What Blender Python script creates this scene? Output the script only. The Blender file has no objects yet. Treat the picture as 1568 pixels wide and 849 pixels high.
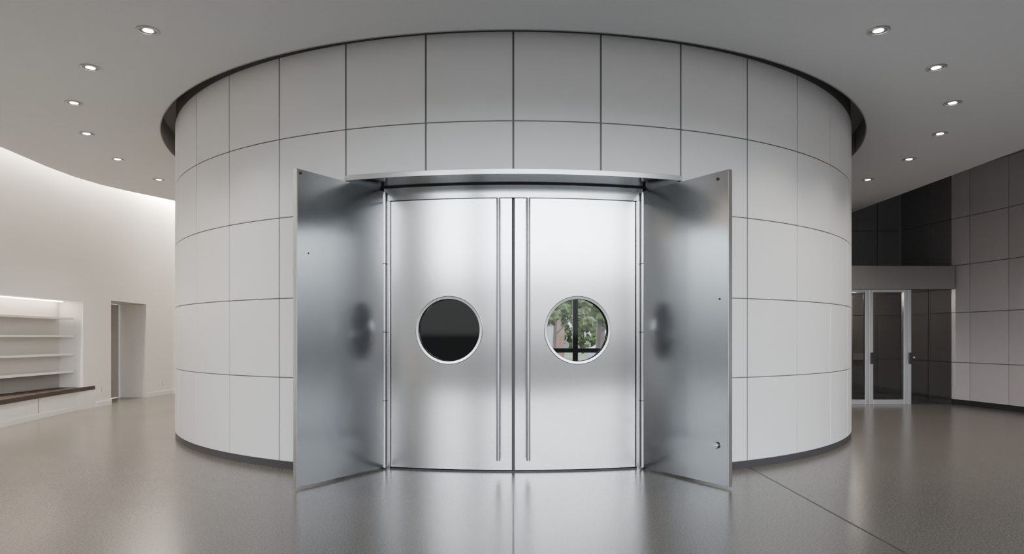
import bpy, bmesh, math, random
from mathutils import Vector, Matrix
random.seed(4)
S = bpy.context.scene
COL = S.collection
CY = 11.44      # drum centre (0,CY)
R = 5.2
EYE = 1.34
CEIL = 4.163
ROOF = 5.6
DPH = 0.161

# ------------------------------------------------------------------ materials
def new_mat(name):
    m = bpy.data.materials.new(name); m.use_nodes = True
    nt = m.node_tree
    b = nt.nodes['Principled BSDF']
    return m, nt, b
def simple(name, col, rough=0.5, metal=0.0, noise=0.0, nscale=30, bump=0.0, bscale=200, island=0.0, spec=None):
    m, nt, b = new_mat(name)
    b.inputs['Base Color'].default_value = (*col, 1)
    b.inputs['Roughness'].default_value = rough
    b.inputs['Metallic'].default_value = metal
    if spec is not None: b.inputs['Specular IOR Level'].default_value = spec
    N = nt.nodes; L = nt.links
    geo = N.new('ShaderNodeNewGeometry')
    if noise or island:
        mixv = N.new('ShaderNodeHueSaturation')
        mixv.inputs['Color'].default_value = (*col, 1)
        nz = N.new('ShaderNodeTexNoise'); nz.inputs['Scale'].default_value = nscale
        nz.inputs['Detail'].default_value = 4
        L.new(geo.outputs['Position'], nz.inputs['Vector'])
        a = N.new('ShaderNodeMath'); a.operation = 'MULTIPLY_ADD'
        a.inputs[1].default_value = noise*2; a.inputs[2].default_value = 1-noise
        L.new(nz.outputs['Fac'], a.inputs[0])
        c = N.new('ShaderNodeMath'); c.operation = 'MULTIPLY_ADD'
        c.inputs[1].default_value = island
        L.new(geo.outputs['Random Per Island'], c.inputs[0]); L.new(a.outputs[0], c.inputs[2])
        L.new(c.outputs[0], mixv.inputs['Value'])
        L.new(mixv.outputs[0], b.inputs['Base Color'])
    if bump:
        nz2 = N.new('ShaderNodeTexNoise'); nz2.inputs['Scale'].default_value = bscale
        L.new(geo.outputs['Position'], nz2.inputs['Vector'])
        bp = N.new('ShaderNodeBump'); bp.inputs['Strength'].default_value = bump
        bp.inputs['Distance'].default_value = 0.002
        L.new(nz2.outputs['Fac'], bp.inputs['Height']); L.new(bp.outputs[0], b.inputs['Normal'])
    return m
def emis(name, col, st):
    m, nt, b = new_mat(name)
    b.inputs['Base Color'].default_value = (0.8,0.8,0.8,1)
    b.inputs['Emission Color'].default_value = (*col,1)
    b.inputs['Emission Strength'].default_value = st
    return m
def steel(name, col, rough, aniso):
    m, nt, b = new_mat(name); N = nt.nodes; L = nt.links
    b.inputs['Base Color'].default_value = (*col,1)
    b.inputs['Metallic'].default_value = 1
    b.inputs['Anisotropic'].default_value = aniso
    b.inputs['Roughness'].default_value = rough
    geo = N.new('ShaderNodeNewGeometry')
    cr = N.new('ShaderNodeVectorMath'); cr.operation='CROSS_PRODUCT'
    L.new(geo.outputs['Normal'], cr.inputs[0]); cr.inputs[1].default_value=(0,0,1)
    ad = N.new('ShaderNodeVectorMath'); ad.operation='ADD'; ad.inputs[1].default_value=(1e-4,0,0)
    L.new(cr.outputs[0], ad.inputs[0])
    L.new(ad.outputs[0], b.inputs['Tangent'])
    # very fine vertical grain in the colour only
    mp = N.new('ShaderNodeMapping'); mp.inputs['Scale'].default_value=(300,300,2)
    L.new(geo.outputs['Position'], mp.inputs['Vector'])
    nz = N.new('ShaderNodeTexNoise'); nz.inputs['Scale'].default_value=1; nz.inputs['Detail'].default_value=2
    L.new(mp.outputs[0], nz.inputs['Vector'])
    mr = N.new('ShaderNodeMapRange'); mr.inputs['To Min'].default_value=0.93; mr.inputs['To Max'].default_value=1.07
    L.new(nz.outputs['Fac'], mr.inputs['Value'])
    hs = N.new('ShaderNodeHueSaturation'); hs.inputs['Color'].default_value=(*col,1); L.new(mr.outputs[0], hs.inputs['Value'])
    L.new(hs.outputs[0], b.inputs['Base Color'])
    return m
def glass(name, tint=(0.8,0.85,0.85), refl=0.08):
    m, nt, b = new_mat(name); N = nt.nodes; L = nt.links
    N.remove(b)
    out = [n for n in N if n.type=='OUTPUT_MATERIAL'][0]
    t = N.new('ShaderNodeBsdfTransparent'); t.inputs[0].default_value=(*tint,1)
    g = N.new('ShaderNodeBsdfGlossy'); g.inputs['Roughness'].default_value=0.01
    f = N.new('ShaderNodeFresnel'); f.inputs[0].default_value=1.45
    mx = N.new('ShaderNodeMixShader')
    L.new(f.outputs[0], mx.inputs[0]); L.new(t.outputs[0], mx.inputs[1]); L.new(g.outputs[0], mx.inputs[2])
    L.new(mx.outputs[0], out.inputs[0])
    return m

M_panel = simple('drum_panel_offwhite', (0.84,0.84,0.84), 0.42, noise=0.02, nscale=6, island=0.04, bump=0.08, bscale=350)
M_gap   = simple('panel_joint_grey', (0.20,0.20,0.20), 0.6)
M_black = simple('black_base', (0.03,0.03,0.032), 0.45)
M_base  = simple('base_dark_grey', (0.06,0.06,0.065), 0.4)
M_rim   = simple('dark_reveal', (0.42,0.42,0.425), 0.6)
M_ceil  = simple('ceiling_paint', (0.77,0.79,0.805), 0.85, noise=0.02, nscale=60, bump=0.25, bscale=120)
M_white = simple('wall_paint_white', (0.79,0.77,0.745), 0.75, noise=0.01)
M_shelf = simple('shelf_white', (0.76,0.75,0.73), 0.5)
M_nback = simple('niche_back', (0.62,0.60,0.57), 0.6)
M_bench = simple('bench_top_dark', (0.045,0.035,0.03), 0.5, noise=0.15, nscale=12, spec=0.25)
M_rpan  = simple('wall_panel_taupe', (0.50,0.465,0.465), 0.34, noise=0.03, nscale=5, island=0.05)
M_dpan  = simple('wall_panel_dark', (0.17,0.165,0.168), 0.33, noise=0.03, nscale=5, island=0.05)
M_canopy= simple('canopy_metal', (0.28,0.265,0.26), 0.4, metal=0.3)
M_alu   = simple('aluminium_frame', (0.52,0.52,0.53), 0.35, metal=0.7)
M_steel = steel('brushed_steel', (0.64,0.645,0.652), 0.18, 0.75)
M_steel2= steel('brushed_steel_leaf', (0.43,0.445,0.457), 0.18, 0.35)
M_polish= simple('polished_steel', (0.56,0.56,0.57), 0.2, metal=1.0)
M_bar   = simple('bar_steel', (0.36,0.36,0.37), 0.32, metal=1.0)
M_edge  = simple('steel_edge', (0.78,0.79,0.80), 0.3, metal=1.0)
M_glass = glass('porthole_glass')
M_dglass= glass('door_glass', (0.65,0.64,0.62))
M_bulb  = emis('lamp_glow', (1,0.92,0.82), 30)
M_dark  = simple('interior_dark', (0.03,0.03,0.032), 0.9, spec=0.1)
M_grey  = simple('door_grey_paint', (0.36,0.35,0.34), 0.5)
M_trunk = simple('bark', (0.07,0.055,0.045), 0.9, noise=0.3, nscale=10)
M_leafm = simple('foliage', (0.045,0.065,0.015), 0.8, noise=0.7, nscale=3)
M_grass = simple('grass', (0.05,0.08,0.025), 0.9, noise=0.3)
M_car   = simple('car_paint', (0.2,0.22,0.26), 0.3)
M_tyre  = simple('tyre', (0.02,0.02,0.02), 0.7)

# floor
def floor_mat():
    m, nt, b = new_mat('floor_polished_terrazzo'); N=nt.nodes; L=nt.links
    geo=N.new('ShaderNodeNewGeometry')
    v=N.new('ShaderNodeTexNoise'); v.inputs['Scale'].default_value=70; v.inputs['Detail'].default_value=3
    L.new(geo.outputs['Position'], v.inputs['Vector'])
    r=N.new('ShaderNodeValToRGB')
    r.color_ramp.elements[0].position=0.38; r.color_ramp.elements[0].color=(0.102,0.094,0.084,1)
    r.color_ramp.elements[1].position=0.64; r.color_ramp.elements[1].color=(0.172,0.159,0.144,1)
    L.new(v.outputs['Fac'], r.inputs[0])
    n2=N.new('ShaderNodeTexNoise'); n2.inputs['Scale'].default_value=0.7; n2.inputs['Detail'].default_value=5
    L.new(geo.outputs['Position'], n2.inputs['Vector'])
    mr=N.new('ShaderNodeMapRange'); mr.inputs['To Min'].default_value=0.93; mr.inputs['To Max'].default_value=1.07
    L.new(n2.outputs['Fac'], mr.inputs['Value'])
    hs=N.new('ShaderNodeHueSaturation'); L.new(r.outputs[0], hs.inputs['Color']); L.new(mr.outputs[0], hs.inputs['Value'])
    L.new(hs.outputs[0], b.inputs['Base Color'])
    b.inputs['Specular IOR Level'].default_value=0.26
    mr2=N.new('ShaderNodeMapRange'); mr2.inputs['To Min'].default_value=0.20; mr2.inputs['To Max'].default_value=0.27
    L.new(n2.outputs['Fac'], mr2.inputs['Value']); L.new(mr2.outputs[0], b.inputs['Roughness'])
    bp=N.new('ShaderNodeBump'); bp.inputs['Strength'].default_value=0.22; bp.inputs['Distance'].default_value=0.002
    L.new(v.outputs['Fac'], bp.inputs['Height']); L.new(bp.outputs[0], b.inputs['Normal'])
    return m
M_floor=floor_mat()
def brick_mat():
    m, nt, b = new_mat('brick'); N=nt.nodes; L=nt.links
    tc=N.new('ShaderNodeTexCoord'); mp=N.new('ShaderNodeMapping'); mp.inputs['Rotation'].default_value=(math.pi/2,0,0)
    L.new(tc.outputs['Object'], mp.inputs[0])
    br=N.new('ShaderNodeTexBrick'); br.inputs['Scale'].default_value=2.5
    br.inputs['Color1'].default_value=(0.14,0.06,0.04,1); br.inputs['Color2'].default_value=(0.10,0.045,0.03,1)
    br.inputs['Mortar'].default_value=(0.16,0.13,0.12,1)
    L.new(mp.outputs[0], br.inputs[0]); L.new(br.outputs[0], b.inputs['Base Color'])
    return m
M_brick=brick_mat()
M_asph=simple('asphalt', (0.06,0.07,0.085), 0.9, noise=0.1)

# ------------------------------------------------------------------ mesh builder
class MB:
    def __init__(s): s.v=[]; s.f=[]; s.m=[]; s.mats=[]
    def mi(s,mat):
        if mat not in s.mats: s.mats.append(mat)
        return s.mats.index(mat)
    def add(s,vs,fs,mat):
        o=len(s.v); k=s.mi(mat)
        s.v+= [tuple(v) for v in vs]
        for f in fs: s.f.append(tuple(i+o for i in f)); s.m.append(k)
    def box(s,x0,x1,y0,y1,z0,z1,mat):
        vs=[(x0,y0,z0),(x1,y0,z0),(x1,y1,z0),(x0,y1,z0),(x0,y0,z1),(x1,y0,z1),(x1,y1,z1),(x0,y1,z1)]
        s.add(vs,[(0,3,2,1),(4,5,6,7),(0,1,5,4),(1,2,6,5),(2,3,7,6),(3,0,4,7)],mat)
    def prism(s,poly,z0,z1,mat):
        n=len(poly)
        a=sum(poly[i][0]*poly[(i+1)%n][1]-poly[(i+1)%n][0]*poly[i][1] for i in range(n))
        if a<0: poly=poly[::-1]
        vs=[(x,y,z0) for x,y in poly]+[(x,y,z1) for x,y in poly]
        fs=[tuple(range(n-1,-1,-1)), tuple(range(n,2*n))]
        for i in range(n):
            j=(i+1)%n; fs.append((i,j,j+n,i+n))
        s.add(vs,fs,mat)
    def obox(s,p0,p1,z0,z1,t0,t1,mat):
        d=Vector((p1[0]-p0[0],p1[1]-p0[1])).normalized(); n=Vector((-d.y,d.x))
        P=[(p0[0]+n.x*t0,p0[1]+n.y*t0),(p1[0]+n.x*t0,p1[1]+n.y*t0),(p1[0]+n.x*t1,p1[1]+n.y*t1),(p0[0]+n.x*t1,p0[1]+n.y*t1)]
        s.prism(P,z0,z1,mat)
    def arc(s,r0,r1,a0,a1,z0,z1,mat,step=0.02,cx=0,cy=CY):
        n=max(1,int(math.ceil((a1-a0)/step)))
        closed = (a1-a0)>=2*math.pi-1e-6
        vs=[]; fs=[]
        for i in range(n+1 if not closed else n):
            a=a0+(a1-a0)*i/n; sx,sy=math.sin(a),-math.cos(a)
            vs+=[(cx+r0*sx,cy+r0*sy,z0),(cx+r1*sx,cy+r1*sy,z0),(cx+r1*sx,cy+r1*sy,z1),(cx+r0*sx,cy+r0*sy,z1)]
        for i in range(n):
            A=4*i; B=4*((i+1)%n if closed else i+1)
            fs+=[(A+1,B+1,B+2,A+2),(A+0,A+3,B+3,B+0),(A+2,B+2,B+3,A+3),(A+0,B+0,B+1,A+1)]
        if not closed:
            E=4*n; fs+=[(0,1,2,3),(E,E+3,E+2,E+1)]
        s.add(vs,fs,mat)
    def tube(s,a,b,r,mat,n=20,r2=None):
        a=Vector(a); b=Vector(b); d=(b-a).normalized()
        u=d.orthogonal().normalized(); w=d.cross(u)
        r2=r if r2 is None else r2
        vs=[]
        for k in range(n):
            t=2*math.pi*k/n; o=u*math.cos(t)+w*math.sin(t); vs+=[a+o*r, b+o*r2]
        fs=[(2*k,2*((k+1)%n),2*((k+1)%n)+1,2*k+1) for k in range(n)]
        fs+=[tuple(2*k for k in range(n-1,-1,-1)), tuple(2*k+1 for k in range(n))]
        s.add(vs,fs,mat)
    def obj(s,name,parent=None,bevel=0,smooth=True,angle=35):
        me=bpy.data.meshes.new(name); me.from_pydata(s.v,[],s.f)
        for m in s.mats: me.materials.append(m)
        me.polygons.foreach_set('material_index',s.m)
        me.update()
        if smooth:
            me.polygons.foreach_set('use_smooth',[True]*len(me.polygons))
            me.set_sharp_from_angle(angle=math.radians(angle))
        o=bpy.data.objects.new(name,me); COL.objects.link(o)
        if parent: o.parent=parent
        if bevel:
            b=o.modifiers.new('bevel','BEVEL'); b.width=bevel; b.segments=2; b.limit_method='ANGLE'; b.angle_limit=math.radians(50)
        return o
def empty(name,loc=(0,0,0)):
    e=bpy.data.objects.new(name,None); COL.objects.link(e); e.empty_display_size=0.2
    return e

# ------------------------------------------------------------------ floor
b=MB(); b.box(-10,10.5,-4,19.5,-0.15,0.0,M_floor); b.obj('floor',smooth=False)
b=MB(); b.box(-0.006,0.006,-3,6.5,-0.001,0.0012,M_black); b.obj('trim_1',smooth=False)
b=MB(); b.box(2.434,2.450,-3,6.9,-0.001,0.0012,M_black); b.obj('trim_2',smooth=False)

# ------------------------------------------------------------------ drum
PHO=2*DPH
rows=[0.074,0.934,1.746,2.576,3.387,4.232]
b=MB()
g=0.017; gz=0.010
dph=DPH
PB0,PB1=math.pi-0.50,math.pi-0.13     # rear opening angles (x>0)
def backing(mb,r0,r1,mat):
    mb.arc(r0,r1,PHO,PB0,0,ROOF,mat); mb.arc(r0,r1,PB1,2*math.pi-PHO,0,ROOF,mat)
    mb.arc(r0,r1,-PHO,PHO,2.93,ROOF,mat); mb.arc(r0,r1,PB0,PB1,2.7,ROOF,mat)
backing(b,5.165,5.188,M_gap)
backing(b,5.06,5.164,M_dark)
for i in range(-19,19):
    a0=i*dph+g/R*0.5; a1=(i+1)*dph-g/R*0.5
    am=(a0+a1)/2
    front=abs(am)<PHO
    for r in range(5):
        z0=rows[r]+gz/2; z1=rows[r+1]-gz/2
        if front:
            if r<3: continue
            if r==3: z0=2.932
        mid=(am+2*math.pi)%(2*math.pi)
        if PB0-0.05<mid<PB1+0.05 and r<4: continue
        b.arc(5.188,R,a0,a1,z0,z1,M_panel,step=0.027)
b.obj('wall_drum',bevel=0.003,angle=30)
b=MB(); b.arc(5.189,5.196,PHO+0.004,PB0,0,0.072,M_base); b.arc(5.189,5.196,PB1,2*math.pi-PHO-0.004,0,0.072,M_base)
b.obj('baseboard_drum')

# ------------------------------------------------------------------ ceiling with circular hole
RH=5.385
outer=[(7.61,1.0),(7.61,14.93),(5.2,14.93),(4.6,15.6),(3.5,16.6),(0,17.35),(-3,17.3),(-5.5,16.0),(-6.96,13.64),(-7.38,12.79),(-7.60,12.2),(-7.69,11.6),(-7.68,10.9),(-7.57,9.78),(-7.35,7.5),(-7.1,4),(-7.0,1.0)]
def ray_poly(a):
    d=Vector((math.sin(a),-math.cos(a))); best=None
    n=len(outer)
    for i in range(n):
        p=Vector(outer[i])-Vector((0,CY)); q=Vector(outer[(i+1)%n])-Vector((0,CY))
        e=q-p; den=d.x*e.y-d.y*e.x
        if abs(den)<1e-9: continue
        t=(p.x*e.y-p.y*e.x)/den; u=(p.x*d.y-p.y*d.x)/den
        if t>0 and -1e-6<=u<=1+1e-6:
            if best is None or t<best: best=t
    return best
N=720
A=set([2*math.pi*i/N for i in range(N)])
for (x,y) in outer: A.add(math.atan2(x,-(y-CY))%(2*math.pi))
A=sorted(A); n=len(A); vs=[]; fs=[]
for a in A:
    t=max(ray_poly(a),RH+0.06); sx,sy=math.sin(a),-math.cos(a)
    for (rr,z) in ((RH,CEIL),(t,CEIL),(t,CEIL+0.09),(RH,CEIL+0.09)):
        vs.append((rr*sx,CY+rr*sy,z))
for i in range(n):
    a=4*i; c=4*((i+1)%n)
    fs+=[(a,c,c+1,a+1),(a+1,c+1,c+2,a+2),(a+2,c+2,c+3,a+3),(a+3,c+3,c,a)]
b=MB(); b.add(vs,fs,M_ceil); b.obj('ceiling',smooth=False)
b=MB(); b.arc(RH-0.012,RH,0,2*math.pi,CEIL-0.004,4.52,M_rim); b.arc(5.19,RH,0,2*math.pi,4.50,4.54,M_rim)
for i in range(0,26):
    a=i*2*math.pi/26+0.1; b.arc(RH-0.016,RH-0.011,a,a+0.002,CEIL,4.5,M_black)
b.obj('trim_3')
b=MB(); b.box(-9.3,10.2,-4.2,18.6,ROOF,ROOF+0.15,M_ceil); b.obj('ceiling_upper',smooth=False)

# ------------------------------------------------------------------ left wall
LW=[(-4.0,-7.3),(2,-7.5),(7,-7.85),(9.5,-7.95),(12.4,-8.05),(13.38,-8.12),(14.95,-8.28),(16.0,-8.22)]
def wx(y):
    for (a,xa),(c,xc) in zip(LW,LW[1:]):
        if y<=c: return xa+(xc-xa)*(y-a)/(c-a)
    return LW[-1][1]
def lwall(mb,y0,y1,z0,z1,mat,t0=0,t1=0.12):
    ys=[y0]+[y for y,_ in LW if y0<y<y1]+[y1]
    for a,c in zip(ys,ys[1:]): mb.obox((wx(a),a),(wx(c),c),z0,z1,t0,t1,mat)
b=MB()
lwall(b,-4,7,0,ROOF,M_white)
lwall(b,7,12.4,0,0.35,M_white); lwall(b,7,12.4,2.02,ROOF,M_white)
lwall(b,12.4,13.38,0,ROOF,M_white)
lwall(b,13.38,14.95,2.10,ROOF,M_white)
lwall(b,14.95,16.0,0,ROOF,M_white)
back=[(-8.22,16.0),(-7.95,16.8),(-7.3,17.4),(-6.2,17.8),(-4.5,17.85),(-2.8,17.4),(-1.0,16.60)]
for p,q in zip(back,back[1:]): b.obox(p,q,0,ROOF,0,0.12,M_white)
b.box(-8.95,-8.36,14.95,15.07,0,2.22,M_white)
b.box(-8.95,-8.20,13.26,13.38,0,2.22,M_white)
b.prism([(-8.95,13.38),(-8.22,13.38),(-8.38,14.95),(-8.95,14.95)],2.10,2.22,M_white)
b.obj('wall_left',smooth=True,angle=20)
b=MB()
def base(y0,y1): lwall(b,y0,y1,0,0.10,M_shelf,-0.015,0)
base(12.82,13.38); base(14.95,16.0); b.obox((-8.22,16.0),(-7.95,16.8),0,0.10,-0.015,0,M_shelf)
b.obj('baseboard_left',smooth=False,bevel=0.003)
e=empty('door_5')
b=MB(); b.box(-8.94,-8.89,13.40,14.93,0.01,2.09,M_grey); b.box(-8.889,-8.88,14.155,14.165,0.01,2.09,M_black)
b.tube((-8.87,14.25,0.95),(-8.87,14.25,1.15),0.012,M_alu); b.obj('door_leaf',e,smooth=True)
b=MB(); b.tube((-8.875,14.25,0.97),(-8.89,14.25,0.97),0.01,M_alu); b.tube((-8.875,14.25,1.13),(-8.89,14.25,1.13),0.01,M_alu); b.obj('door_handle',e)

# niche shelving
e=empty('built_in_bookshelf')
b=MB()
def nb(y0,y1,z0,z1,t0,t1,mat): b.obox((wx(y0),y0),(wx(y1),y1),z0,z1,t0,t1,mat)
nb(7.0,12.4,0.42,2.10,0.42,0.46,M_nback)
nb(7.0,12.4,2.02,2.06,0.12,0.46,M_shelf)
nb(7.0,12.4,0.355,0.42,0.012,0.42,M_bench)
nb(12.4,12.44,0.38,2.06,0.12,0.46,M_shelf)
nb(6.96,7.0,0.38,2.06,0.12,0.46,M_shelf)
b.obj('niche_case',e,smooth=False)
b=MB()
for z in (0.70,1.02,1.355,1.68): nb(7.0,12.30,z,z+0.035,0.11,0.42,M_shelf)
for yy in (8.8,10.6): nb(yy,yy+0.02,0.42,0.70,0.38,0.42,M_grey)
nb(7.0,12.36,0.43,0.69,0.405,0.418,M_grey)
b.obj('shelf_boards',e,smooth=False,bevel=0.003)
b=MB(); nb(7.1,12.3,2.005,2.018,0.30,0.34,emis('niche_led',(1,0.86,0.70),28)); b.obj('led_strip',e,smooth=False)

# bench
e=empty('built_in_bench')
bf=[(-7.28,7.0),(-7.42,8.4),(-7.56,9.7),(-7.70,10.4),(-7.84,11.1),(-7.95,11.8),(-8.02,12.3),(-8.075,12.80)]
bk=[(wx(y)+0.003,y) for y in (12.80,12.4,9.5,7.0)]
b=MB(); b.prism(bf+bk,0.35,0.421,M_bench); b.obj('bench_top',e,smooth=False,bevel=0.004)
bf2=[(x-0.035,y) for x,y in bf[:-1]]+[(-8.072,12.6)]
bk2=[(wx(y)+0.003,y) for y in (12.6,12.4,9.5,7.0)]
b=MB(); b.prism(bf2+bk2,0.0,0.35,M_shelf)
b.obj('bench_base',e,smooth=False)
b=MB()
bf3=[(x+0.008,y) for x,y in bf2]
b.prism(bf3+bf2[::-1],0.0,0.085,M_shelf)
def seam(x,y): b.box(x-0.006,x+0.006,y-0.006,y+0.006,0.09,0.345,M_gap)
for (y) in (8.4,10.95):
    for (p,q) in zip(bf2,bf2[1:]):
        if p[1]<=y<=q[1]:
            x=p[0]+(q[0]-p[0])*(y-p[1])/(q[1]-p[1]); seam(x,y); break
b.obj('bench_plinth',e,smooth=False)
for (y,z) in ((13.0,0.33),(15.55,0.28)):
    b=MB(); b.obox((wx(y-0.04),y-0.04),(wx(y+0.04),y+0.04),z-0.06,z+0.06,-0.008,0,M_shelf)
    for dz in (-0.025,0.025): b.obox((wx(y-0.012),y-0.012),(wx(y+0.012),y+0.012),z+dz-0.012,z+dz+0.012,-0.0095,-0.007,M_gap)
    b.obj('electrical_outlet',smooth=False)

# cove light over the slot
e=empty('cove_light')
b=MB()
pts=[(wx(y)+0.10,y) for y in (2,7,9.5,12.4,13.4,14.9)]+[(-8.05,15.95),(-7.75,16.7),(-7.15,17.25),(-6.1,17.65)]
ME=emis('cove_led',(1,0.89,0.76),175)
for p,q in zip(pts,pts[1:]): b.obox(p,q,4.68,4.70,-0.04,0.04,ME)
b.obj('led_strip',e,smooth=False)
b=MB()
for p,q in zip(pts,pts[1:]): b.obox(p,q,4.70,4.74,-0.45,0.09,M_white)
b.obj('cove_cap',e,smooth=False)
b=MB()
for p,q in zip(outer[7:],outer[8:]): b.obox(p,q,CEIL+0.05,ROOF,-0.10,-0.04,M_white)
b.obj('cove_upstand',e,smooth=False)

# ------------------------------------------------------------------ right wall
RW=[(9.3,-4.0),(9.35,4.0),(9.33,8.75),(9.27,10.5),(9.19,11.35),(9.11,12.2),(8.98,13.05),(8.88,13.45),(8.80,14.0),(8.72,14.93)]
rrows=[0.10,0.85,1.85,2.80,3.75,4.70,5.59]
b=MB()
for p,q in zip(RW,RW[1:]): b.obox(p,q,0,ROOF,-0.15,-0.03,M_gap)
def pan_seg(mb,p,q,rws,mat,t0=-0.03,t1=-0.005,g=0.006):
    d=Vector((q[0]-p[0],q[1]-p[1])); l=d.length; d.normalize()
    P=(p[0]+d.x*g,p[1]+d.y*g); Q=(q[0]-d.x*g,q[1]-d.y*g)
    for z0,z1 in zip(rws,rws[1:]): mb.obox(P,Q,z0+g,z1-g,t0,t1,mat)
for p,q in zip(RW,RW[1:]):
    l=(Vector(q)-Vector(p)).length; k=max(1,round(l/0.88))
    mat=M_rpan if q[1]<=13.46 else M_dpan
    for i in range(k):
        a=(p[0]+(q[0]-p[0])*i/k,p[1]+(q[1]-p[1])*i/k); c=(p[0]+(q[0]-p[0])*(i+1)/k,p[1]+(q[1]-p[1])*(i+1)/k)
        pan_seg(b,a,c,rrows,mat)
b.obj('wall_right',smooth=False,bevel=0.003)
b=MB()
for p,q in zip(RW[:8],RW[1:8]): b.obox(p,q,0,0.10,-0.03,-0.012,M_black)
b.obj('baseboard_right',smooth=False)
b=MB(); b.box(3.95,8.85,14.96,15.1,0,ROOF,M_gap)
xs=[3.98,4.9,5.8,6.7,7.6,8.2,8.71]
for x0,x1 in zip(xs,xs[1:]):
    for z0,z1 in zip(rrows,rrows[1:]): b.box(x0+.006,x1-.006,14.93,14.96,z0+.006,z1-.006,M_dpan)
b.obj('wall_back',smooth=False,bevel=0.003)

# vestibule: canopy + glazed doors
e=empty('glass_entrance_vestibule')
b=MB(); b.prism([(5.6,13.3),(8.86,13.3),(8.80,13.9),(8.70,14.92),(5.6,14.92)],2.32,2.79,M_canopy)
b.obj('canopy',e,smooth=False,bevel=0.008)
b=MB()
YF=13.38
def fr(x0,x1,z0,z1,y0=YF-0.04,y1=YF+0.04,m=M_alu): b.box(x0,x1,y0,y1,z0,z1,m)
for x0,x1 in ((5.62,5.72),(6.30,6.46),(7.085,7.16),(7.165,7.245),(7.86,7.93),(7.935,8.01)): fr(x0,x1,0.0,2.32)
fr(5.72,6.30,2.26,2.32); fr(6.46,7.085,2.26,2.32); fr(7.245,7.86,2.26,2.32)
fr(5.72,6.30,0.0,0.10); fr(6.46,7.085,0.0,0.10); fr(7.245,7.86,0.0,0.10)
b.obj('door_frames',e,smooth=False,bevel=0.004)
b=MB()
for x0,x1 in ((5.72,6.30),(6.46,7.085),(7.245,7.86)): b.box(x0,x1,YF-0.006,YF+0.006,0.10,2.26,M_dglass)
b.box(8.01,8.84,YF-0.006,YF+0.006,0.03,2.32,M_dglass)
b.obj('glazing',e,smooth=False)
b=MB(); b.box(8.01,8.84,YF-0.02,YF+0.02,0,0.03,M_black); b.box(8.38,8.39,YF-0.01,YF+0.01,0.03,2.32,M_black)
for x in (7.205,7.97):
    b.box(x-0.02,x+0.02,YF-0.10,YF-0.075,0.82,1.05,M_black)
    b.box(x-0.008,x+0.008,YF-0.08,YF-0.04,0.84,0.86,M_black); b.box(x-0.008,x+0.008,YF-0.08,YF-0.04,1.01,1.03,M_black)
b.tube((8.06,YF-0.05,0.95),(8.06,YF-0.006,0.95),0.02,M_alu)
b.obj('door_pulls',e,smooth=False)
b=MB()
for x0,x1 in ((6.6,6.68),(7.35,7.43),(7.55,7.6)): b.box(x0,x1,14.82,14.92,0,2.3,M_canopy)
b.box(7.6,8.0,14.86,14.92,0.85,1.0,M_alu)
b.obj('inner_frames',e,smooth=False)
l=bpy.data.lights.new('vestibule_lamp','POINT'); l.energy=34; l.color=(1,0.92,0.84); l.shadow_soft_size=0.08
lo=bpy.data.objects.new('vestibule_lamp',l); COL.objects.link(lo); lo.location=(7.2,14.1,2.2); lo.parent=e

# ------------------------------------------------------------------ portal: canopy, jambs, doors
e=empty('door_canopy')
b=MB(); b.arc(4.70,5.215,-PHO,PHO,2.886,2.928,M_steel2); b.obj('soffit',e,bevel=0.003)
b=MB(); b.arc(5.2155,5.222,-PHO,PHO,2.880,2.930,M_edge); b.obj('fascia_edge',e,bevel=0.002)
b=MB(); b.arc(4.78,4.835,-0.285,0.285,2.872,2.886,M_black); b.obj('head_shadow_gap',e)
RD=4.806
def pol(r,a): return (r*math.sin(a),CY-r*math.cos(a))
e=empty('door_frame')
b=MB()
b.arc(4.72,4.828,-0.279,0.279,2.742,2.872,M_steel2)
for s_ in (-1,1):
    a0,a1=sorted((s_*0.2645,s_*0.2795))
    b.arc(4.72,4.832,a0,a1,0,2.742,M_polish)
b.obj('frame_bars',e,bevel=0.002)
b=MB()
for s_ in (-1,1):
    p=pol(5.182,s_*(PHO-0.001)); q=pol(4.72,s_*0.281)
    if s_<0: b.obox(q,p,0,2.886,0.0,0.03,M_steel2)
    else: b.obox(p,q,0,2.886,0.0,0.03,M_steel2)
b.obj('jamb_linings',e,smooth=False)
b=MB(); b.arc(4.70,4.83,-0.2645,0.2645,0,0.012,M_black); b.obj('threshold',e)

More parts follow.
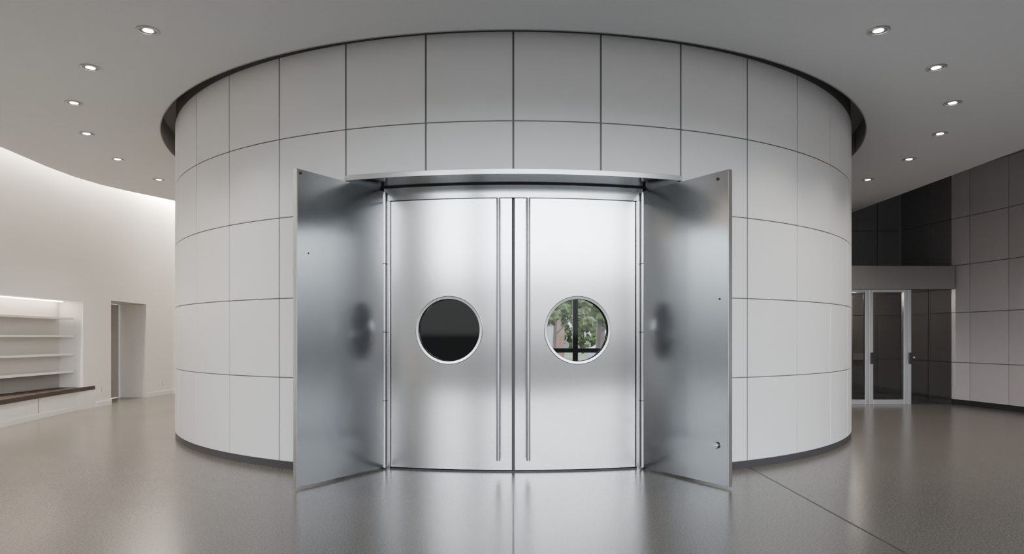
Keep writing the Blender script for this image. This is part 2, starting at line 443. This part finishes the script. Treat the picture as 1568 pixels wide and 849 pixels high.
def cm(u,z,off):
    a=u/RD; r=RD+off; return Vector((r*math.sin(a),CY-r*math.cos(a),z))
ZB,ZT=0.02,2.738; ZC=1.419
def leaf(name,s_):
    e=empty(name)
    u0,u1=0.016,0.2638*RD-0.003
    uc=0.652
    HR=0.320
    base=[2*math.pi*i/128 for i in range(128)]
    cor=[math.atan2(z-ZC,u-uc)%(2*math.pi) for u in (u0,u1) for z in (ZB,ZT)]
    an=sorted(set(base+cor)); K=22
    for off,flip,tag in ((0,False,'front_skin'),(-0.05,True,'back_skin')):
        vs=[];ns=[];fs=[]
        for a in an:
            c,si=math.cos(a),math.sin(a); t=1e9
            if c>1e-9: t=min(t,(u1-uc)/c)
            if c<-1e-9: t=min(t,(u0-uc)/c)
            if si>1e-9: t=min(t,(ZT-ZC)/si)
            if si<-1e-9: t=min(t,(ZB-ZC)/si)
            for k in range(K+1):
                rr=HR+(t-HR)*k/K
                u=s_*(uc+rr*c); p=cm(u,ZC+rr*si,off); vs.append(p)
                ph=u/RD; nn=Vector((math.sin(ph),-math.cos(ph),0)); ns.append(-nn if flip else nn)
        n=len(an)
        for i in range(n):
            for k in range(K):
                q=(i*(K+1)+k,((i+1)%n)*(K+1)+k,((i+1)%n)*(K+1)+k+1,i*(K+1)+k+1)
                if (s_>0)!=flip: q=q[::-1]
                fs.append(q)
        me=bpy.data.meshes.new(tag); me.from_pydata([tuple(v) for v in vs],[],fs)
        me.update()
        p0=me.polygons[5]
        if p0.normal.dot(ns[p0.vertices[0]])<0: me.flip_normals()
        me.polygons.foreach_set('use_smooth',[True]*len(me.polygons))
        me.materials.append(M_steel); me.normals_split_custom_set_from_vertices([tuple(x) for x in ns])
        o=bpy.data.objects.new(tag,me); COL.objects.link(o); o.parent=e
    b=MB()
    a0,a1=sorted((s_*u0/RD,s_*(u0+0.004)/RD)); b.arc(RD-0.05,RD-0.0005,a0,a1,ZB,ZT,M_edge)
    a0,a1=sorted((s_*(u1-0.004)/RD,s_*u1/RD)); b.arc(RD-0.05,RD-0.0005,a0,a1,ZB,ZT,M_edge)
    a0,a1=sorted((s_*u0/RD,s_*u1/RD)); b.arc(RD-0.05,RD-0.0005,a0,a1,ZT-0.004,ZT,M_edge); b.arc(RD-0.05,RD-0.0005,a0,a1,ZB,ZB+0.004,M_edge)
    b.obj('leaf_edges',e)
    prof=[(0.312,-0.045),(0.312,0.004),(0.316,0.012),(0.338,0.014),(0.345,0.009),(0.346,0.0)]
    vs=[];fs=[];n=96;m=len(prof)
    for i in range(n):
        a=2*math.pi*i/n
        for (rr,of) in prof: vs.append(cm(s_*(uc+rr*math.cos(a)),ZC+rr*math.sin(a),of))
    for i in range(n):
        for k in range(m-1):
            q=(i*m+k,((i+1)%n)*m+k,((i+1)%n)*m+k+1,i*m+k+1)
            fs.append(q if s_<0 else q[::-1])
    b=MB(); b.add(vs,fs,M_polish); b.obj('porthole_ring',e)
    # flat glass pane behind the ring
    a_=s_*uc/RD; nn=Vector((math.sin(a_),-math.cos(a_),0)); tt=Vector((math.cos(a_),math.sin(a_),0))
    c0=cm(s_*uc,ZC,-0.030)
    ring=[c0+tt*(0.313*math.cos(2*math.pi*i/n))+Vector((0,0,0.313*math.sin(2*math.pi*i/n))) for i in range(n)]
    b=MB(); b.add(ring,[tuple(range(n))],M_glass); b.obj('porthole_glass',e,smooth=False)
    b=MB(); uh=s_*0.146
    zt,zb=2.728,0.125
    b.tube(cm(uh,zb,0.075),cm(uh,zt,0.075),0.021,M_bar,24)
    for z in (0.22,1.42,2.62): b.tube(cm(uh,z,0.0),cm(uh,z,0.07),0.009,M_bar,12); b.tube(cm(uh,z,0.0),cm(uh,z,0.006),0.02,M_bar,16)
    b.obj('pull_handle',e)
leaf('door_1',-1); leaf('door_2',1)
b=MB(); b.arc(4.73,4.79,-0.0036,0.0036,0.012,2.742,M_black); b.obj('trim_4')

# open outer leaves
def oleaf(name,h,o_,side):
    e=empty(name); b=MB()
    z0,z1=0.02,2.835
    d=Vector((o_[0]-h[0],o_[1]-h[1])).normalized()
    oe=(o_[0]-d.x*0.006,o_[1]-d.y*0.006)
    T=(-0.045,0.0) if side<0 else (0.0,0.045)
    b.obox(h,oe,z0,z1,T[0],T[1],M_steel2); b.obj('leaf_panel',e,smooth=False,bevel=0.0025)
    b=MB(); b.obox(oe,o_,z0,z1,T[0],T[1],M_edge); b.obj('leaf_edge',e,smooth=False)
    n=Vector((-d.y,d.x)); inn = n if side<0 else -n
    b=MB()
    c=Vector(h)-d*0.008+inn*0.004; b.tube((c.x,c.y,0.02),(c.x,c.y,2.83),0.011,M_polish,16)
    for z in (0.7,1.4,2.1): b.tube((c.x,c.y,z-0.004),(c.x,c.y,z+0.004),0.0125,M_black,16)
    b.obj('continuous_hinge',e)
    b=MB()
    L_=(Vector(o_)-Vector(h)).length
    def knob(s,z,r,l,m=M_polish):
        p=Vector(h)+d*s; q=p+inn*l; p=p-inn*0.002
        b.tube((p.x,p.y,z),(q.x,q.y,z),r,m,20)
    if side>0:
        knob(L_-0.13,0.375,0.030,0.012,M_black); knob(L_-0.13,0.375,0.025,0.020,M_edge); knob(L_-0.13,0.375,0.012,0.038)
        knob(L_-0.10,1.69,0.009,0.004,M_black); knob(L_-0.12,2.77,0.014,0.006,M_black)
    else:
        knob(L_-0.13,2.10,0.007,0.004,M_black); knob(L_-0.04,2.80,0.012,0.006,M_black)
    b.obj('lock_hardware',e)
oleaf('door_3',(-1.322,6.76),(-1.905,5.83),-1)
oleaf('door_4',(1.322,6.76),(1.905,5.86),1)

# ------------------------------------------------------------------ downlights
def downlight(a):
    x,y=6.32*math.sin(a),CY-6.32*math.cos(a)
    b=MB(); rt=[(0.098,-0.001),(0.098,-0.007),(0.088,-0.012),(0.078,-0.008),(0.070,0.03)]
    n=32; vs=[];fs=[];m=len(rt)
    for i in range(n):
        t=2*math.pi*i/n
        for r_,dz in rt: vs.append((r_*math.cos(t),r_*math.sin(t),dz))
    for i in range(n):
        for k in range(m-1): fs.append((i*m+k,((i+1)%n)*m+k,((i+1)%n)*m+k+1,i*m+k+1))
    b.add(vs,fs,M_alu)
    vs=[(0,0,-0.004)]+[(0.045*math.cos(2*math.pi*i/n),0.045*math.sin(2*math.pi*i/n),-0.004) for i in range(n)]
    b.add(vs,[(0,1+(i+1)%n,1+i) for i in range(n)],M_bulb)
    vs=[(r_*math.cos(2*math.pi*i/n),r_*math.sin(2*math.pi*i/n),-0.003) for i in range(n) for r_ in (0.045,0.08)]
    b.add(vs,[(2*i,2*i+1,2*((i+1)%n)+1,2*((i+1)%n)) for i in range(n)],M_grey)
    o=b.obj('recessed_downlight'); o.location=(x,y,CEIL)
    l=bpy.data.lights.new('lamp','SPOT'); l.energy=110; l.spot_size=math.radians(105); l.spot_blend=0.8; l.color=(1,0.90,0.80); l.shadow_soft_size=0.05
    lo=bpy.data.objects.new('lamp',l); COL.objects.link(lo); lo.parent=o; lo.location=(0,0,-0.03)
for k in range(2,9):
    for s_ in (-1,1):
        if k==8 and s_<0: continue
        downlight(s_*math.radians(7.5+12.25*k))

# ------------------------------------------------------------------ window wall behind the visitor
YW=-3.0
b=MB()
b.box(-9.0,-5.5,YW-0.2,YW,0,ROOF,M_white); b.box(8.3,10.0,YW-0.2,YW,0,ROOF,M_white)
b.box(-5.5,8.3,YW-0.2,YW,0,0.1,M_white); b.box(-5.5,8.3,YW-0.2,YW,5.45,ROOF,M_white)
b.box(-2.9,-1.9,YW-0.2,YW,0.1,5.45,M_white)
b.obj('wall_front',smooth=False)
e=empty('window_1')
b=MB()
for x in (-5.5,-2.96,-1.9,0.1,2.8,5.5,8.24): b.box(x,x+0.06,YW-0.15,YW-0.05,0.1,5.45,M_black)
for x0,x1 in ((-5.5,-2.9),(-1.9,8.3)):
    for z in (0.1,2.45,5.39): b.box(x0,x1,YW-0.14,YW-0.06,z,z+0.06,M_black)
b.obj('mullions',e,smooth=False)
def portal(cx,cz,y,w,h,rot):
    l=bpy.data.lights.new('window_portal','AREA'); l.shape='RECTANGLE'; l.size=w; l.size_y=h; l.cycles.is_portal=True
    o=bpy.data.objects.new('window_portal',l); COL.objects.link(o); o.location=(cx,y,cz); o.rotation_euler=rot
    return o
po=portal(1.4,2.77,YW-0.22,13.8,5.35,(math.radians(90),0,0)); po.parent=e

# ------------------------------------------------------------------ rear window of the drum + outdoors
e=empty('window_2')
b=MB()
YR=16.30
for x in (0.66,1.455,2.46): b.box(x,x+0.13,YR-0.06,YR+0.02,0,2.7,M_black)
for z in (0.0,0.98,2.6): b.box(0.66,2.6,YR-0.05,YR+0.01,z,z+0.11,M_black)
b.obj('window_frame',e,smooth=False)
b=MB(); b.box(-60,60,19.5,43,-0.35,-0.15,M_asph); b.box(-2,10.5,16.9,19.5,-0.3,-0.16,M_asph)
b.box(-60,60,43,90,-0.35,-0.12,M_grass); b.obj('ground_outside',smooth=False)
b=MB(); b.box(-1.0,3.4,44,49,-0.12,3.0,M_brick); b.prism([(-1.4,43.6),(3.8,43.6),(3.8,49.4),(-1.4,49.4)],3.0,3.25,M_gap)
b.box(2.0,2.8,43.96,44.0,0.05,2.1,M_gap); b.box(0.4,1.4,43.96,44.0,0.9,2.1,M_gap)
b.obj('brick_building',smooth=False)
def tree(x,y,h,lo=0.38,nb_=80):
    b=MB(); zb=-0.15 if y<43 else -0.12
    b.tube((x,y,zb),(x+0.1,y,h*0.6),0.13,M_trunk,12,0.08)
    for i in range(6):
        a=i*1.3; b.tube((x+0.05,y,h*(0.30+0.05*i)),(x+math.cos(a)*1.3,y+math.sin(a)*1.3,h*(0.55+0.05*i)),0.05,M_trunk,8,0.02)
    for i in range(nb_):
        bm=bmesh.new(); r=random.uniform(0.12,0.34); bmesh.ops.create_icosphere(bm,subdivisions=2,radius=r)
        c=Vector((x+random.gauss(0,1.4),y+random.gauss(0,1.2),h*random.uniform(lo,1.0)))
        vs=[v.co*random.uniform(0.5,1.4)+c for v in bm.verts]; fs=[tuple(w.index for w in f.verts) for f in bm.faces]; bm.free()
        b.add(vs,fs,M_leafm)
    b.obj('tree',smooth=False)
for (x,y,h) in ((4.4,33,5.5),(2.3,37.5,5.0),(7.0,52.5,7),(3.2,56,8),(11,52,8),(3.3,26,5.0),(-6,50,7)): tree(x,y,h)
for x in (4.5,6.5,9.0): tree(x,62,7,0.08,140)
def car(x,y):
    b=MB()
    prof=[(-2.1,0.3),(2.1,0.3),(2.15,0.75),(1.3,0.9),(0.7,1.4),(-0.9,1.42),(-1.7,0.95),(-2.15,0.85)]
    vs=[(x+px,y+dy,pz-0.2) for dy in (-0.85,0.85) for px,pz in prof]; n=len(prof)
    fs=[tuple(range(n)),tuple(range(2*n-1,n-1,-1))]+[((i+1)%n,i,i+n,(i+1)%n+n) for i in range(n)]
    b.add(vs,fs,M_car)
    b.add([(x-1.4,y-.86,.78),(x+1.0,y-.86,.75),(x+.62,y-.86,1.13),(x-.85,y-.86,1.14)],[(0,1,2,3)],M_tyre)
    for dx in (-1.35,1.35):
        for dy in (-0.87,0.7): b.tube((x+dx,y+dy,0.19),(x+dx,y+dy+0.18,0.19),0.34,M_tyre,20)
    b.obj('parked_car',smooth=False,bevel=0.04)
car(6.6,41.0); car(-4.5,41.0)

# ------------------------------------------------------------------ world
w=bpy.data.worlds.new('sky'); S.world=w; w.use_nodes=True
nt=w.node_tree; Nn=nt.nodes; L=nt.links
bg=Nn['Background']
tc=Nn.new('ShaderNodeTexCoord'); sp=Nn.new('ShaderNodeSeparateXYZ'); L.new(tc.outputs['Generated'],sp.inputs[0])
rp=Nn.new('ShaderNodeValToRGB'); L.new(sp.outputs['Z'],rp.inputs[0])
el=rp.color_ramp.elements
el[0].position=0.0; el[0].color=(0.04,0.04,0.042,1)
el[1].position=1.0; el[1].color=(0.80,0.88,1.0,1)
x=el.new(0.01); x.color=(0.15,0.157,0.157,1)
x=el.new(0.098); x.color=(0.17,0.18,0.18,1)
x=el.new(0.108); x.color=(0.94,0.98,1.02,1)
L.new(rp.outputs[0],bg.inputs[0]); bg.inputs[1].default_value=11.2

# ------------------------------------------------------------------ camera
cd=bpy.data.cameras.new('camera'); co=bpy.data.objects.new('camera',cd); COL.objects.link(co)
co.location=(0,0,EYE); co.rotation_euler=(math.radians(90),0,0)
cd.sensor_width=36; cd.lens=36*1015/1568; cd.shift_x=-2/1568; cd.shift_y=93.5/1568
cd.clip_end=300
S.camera=co
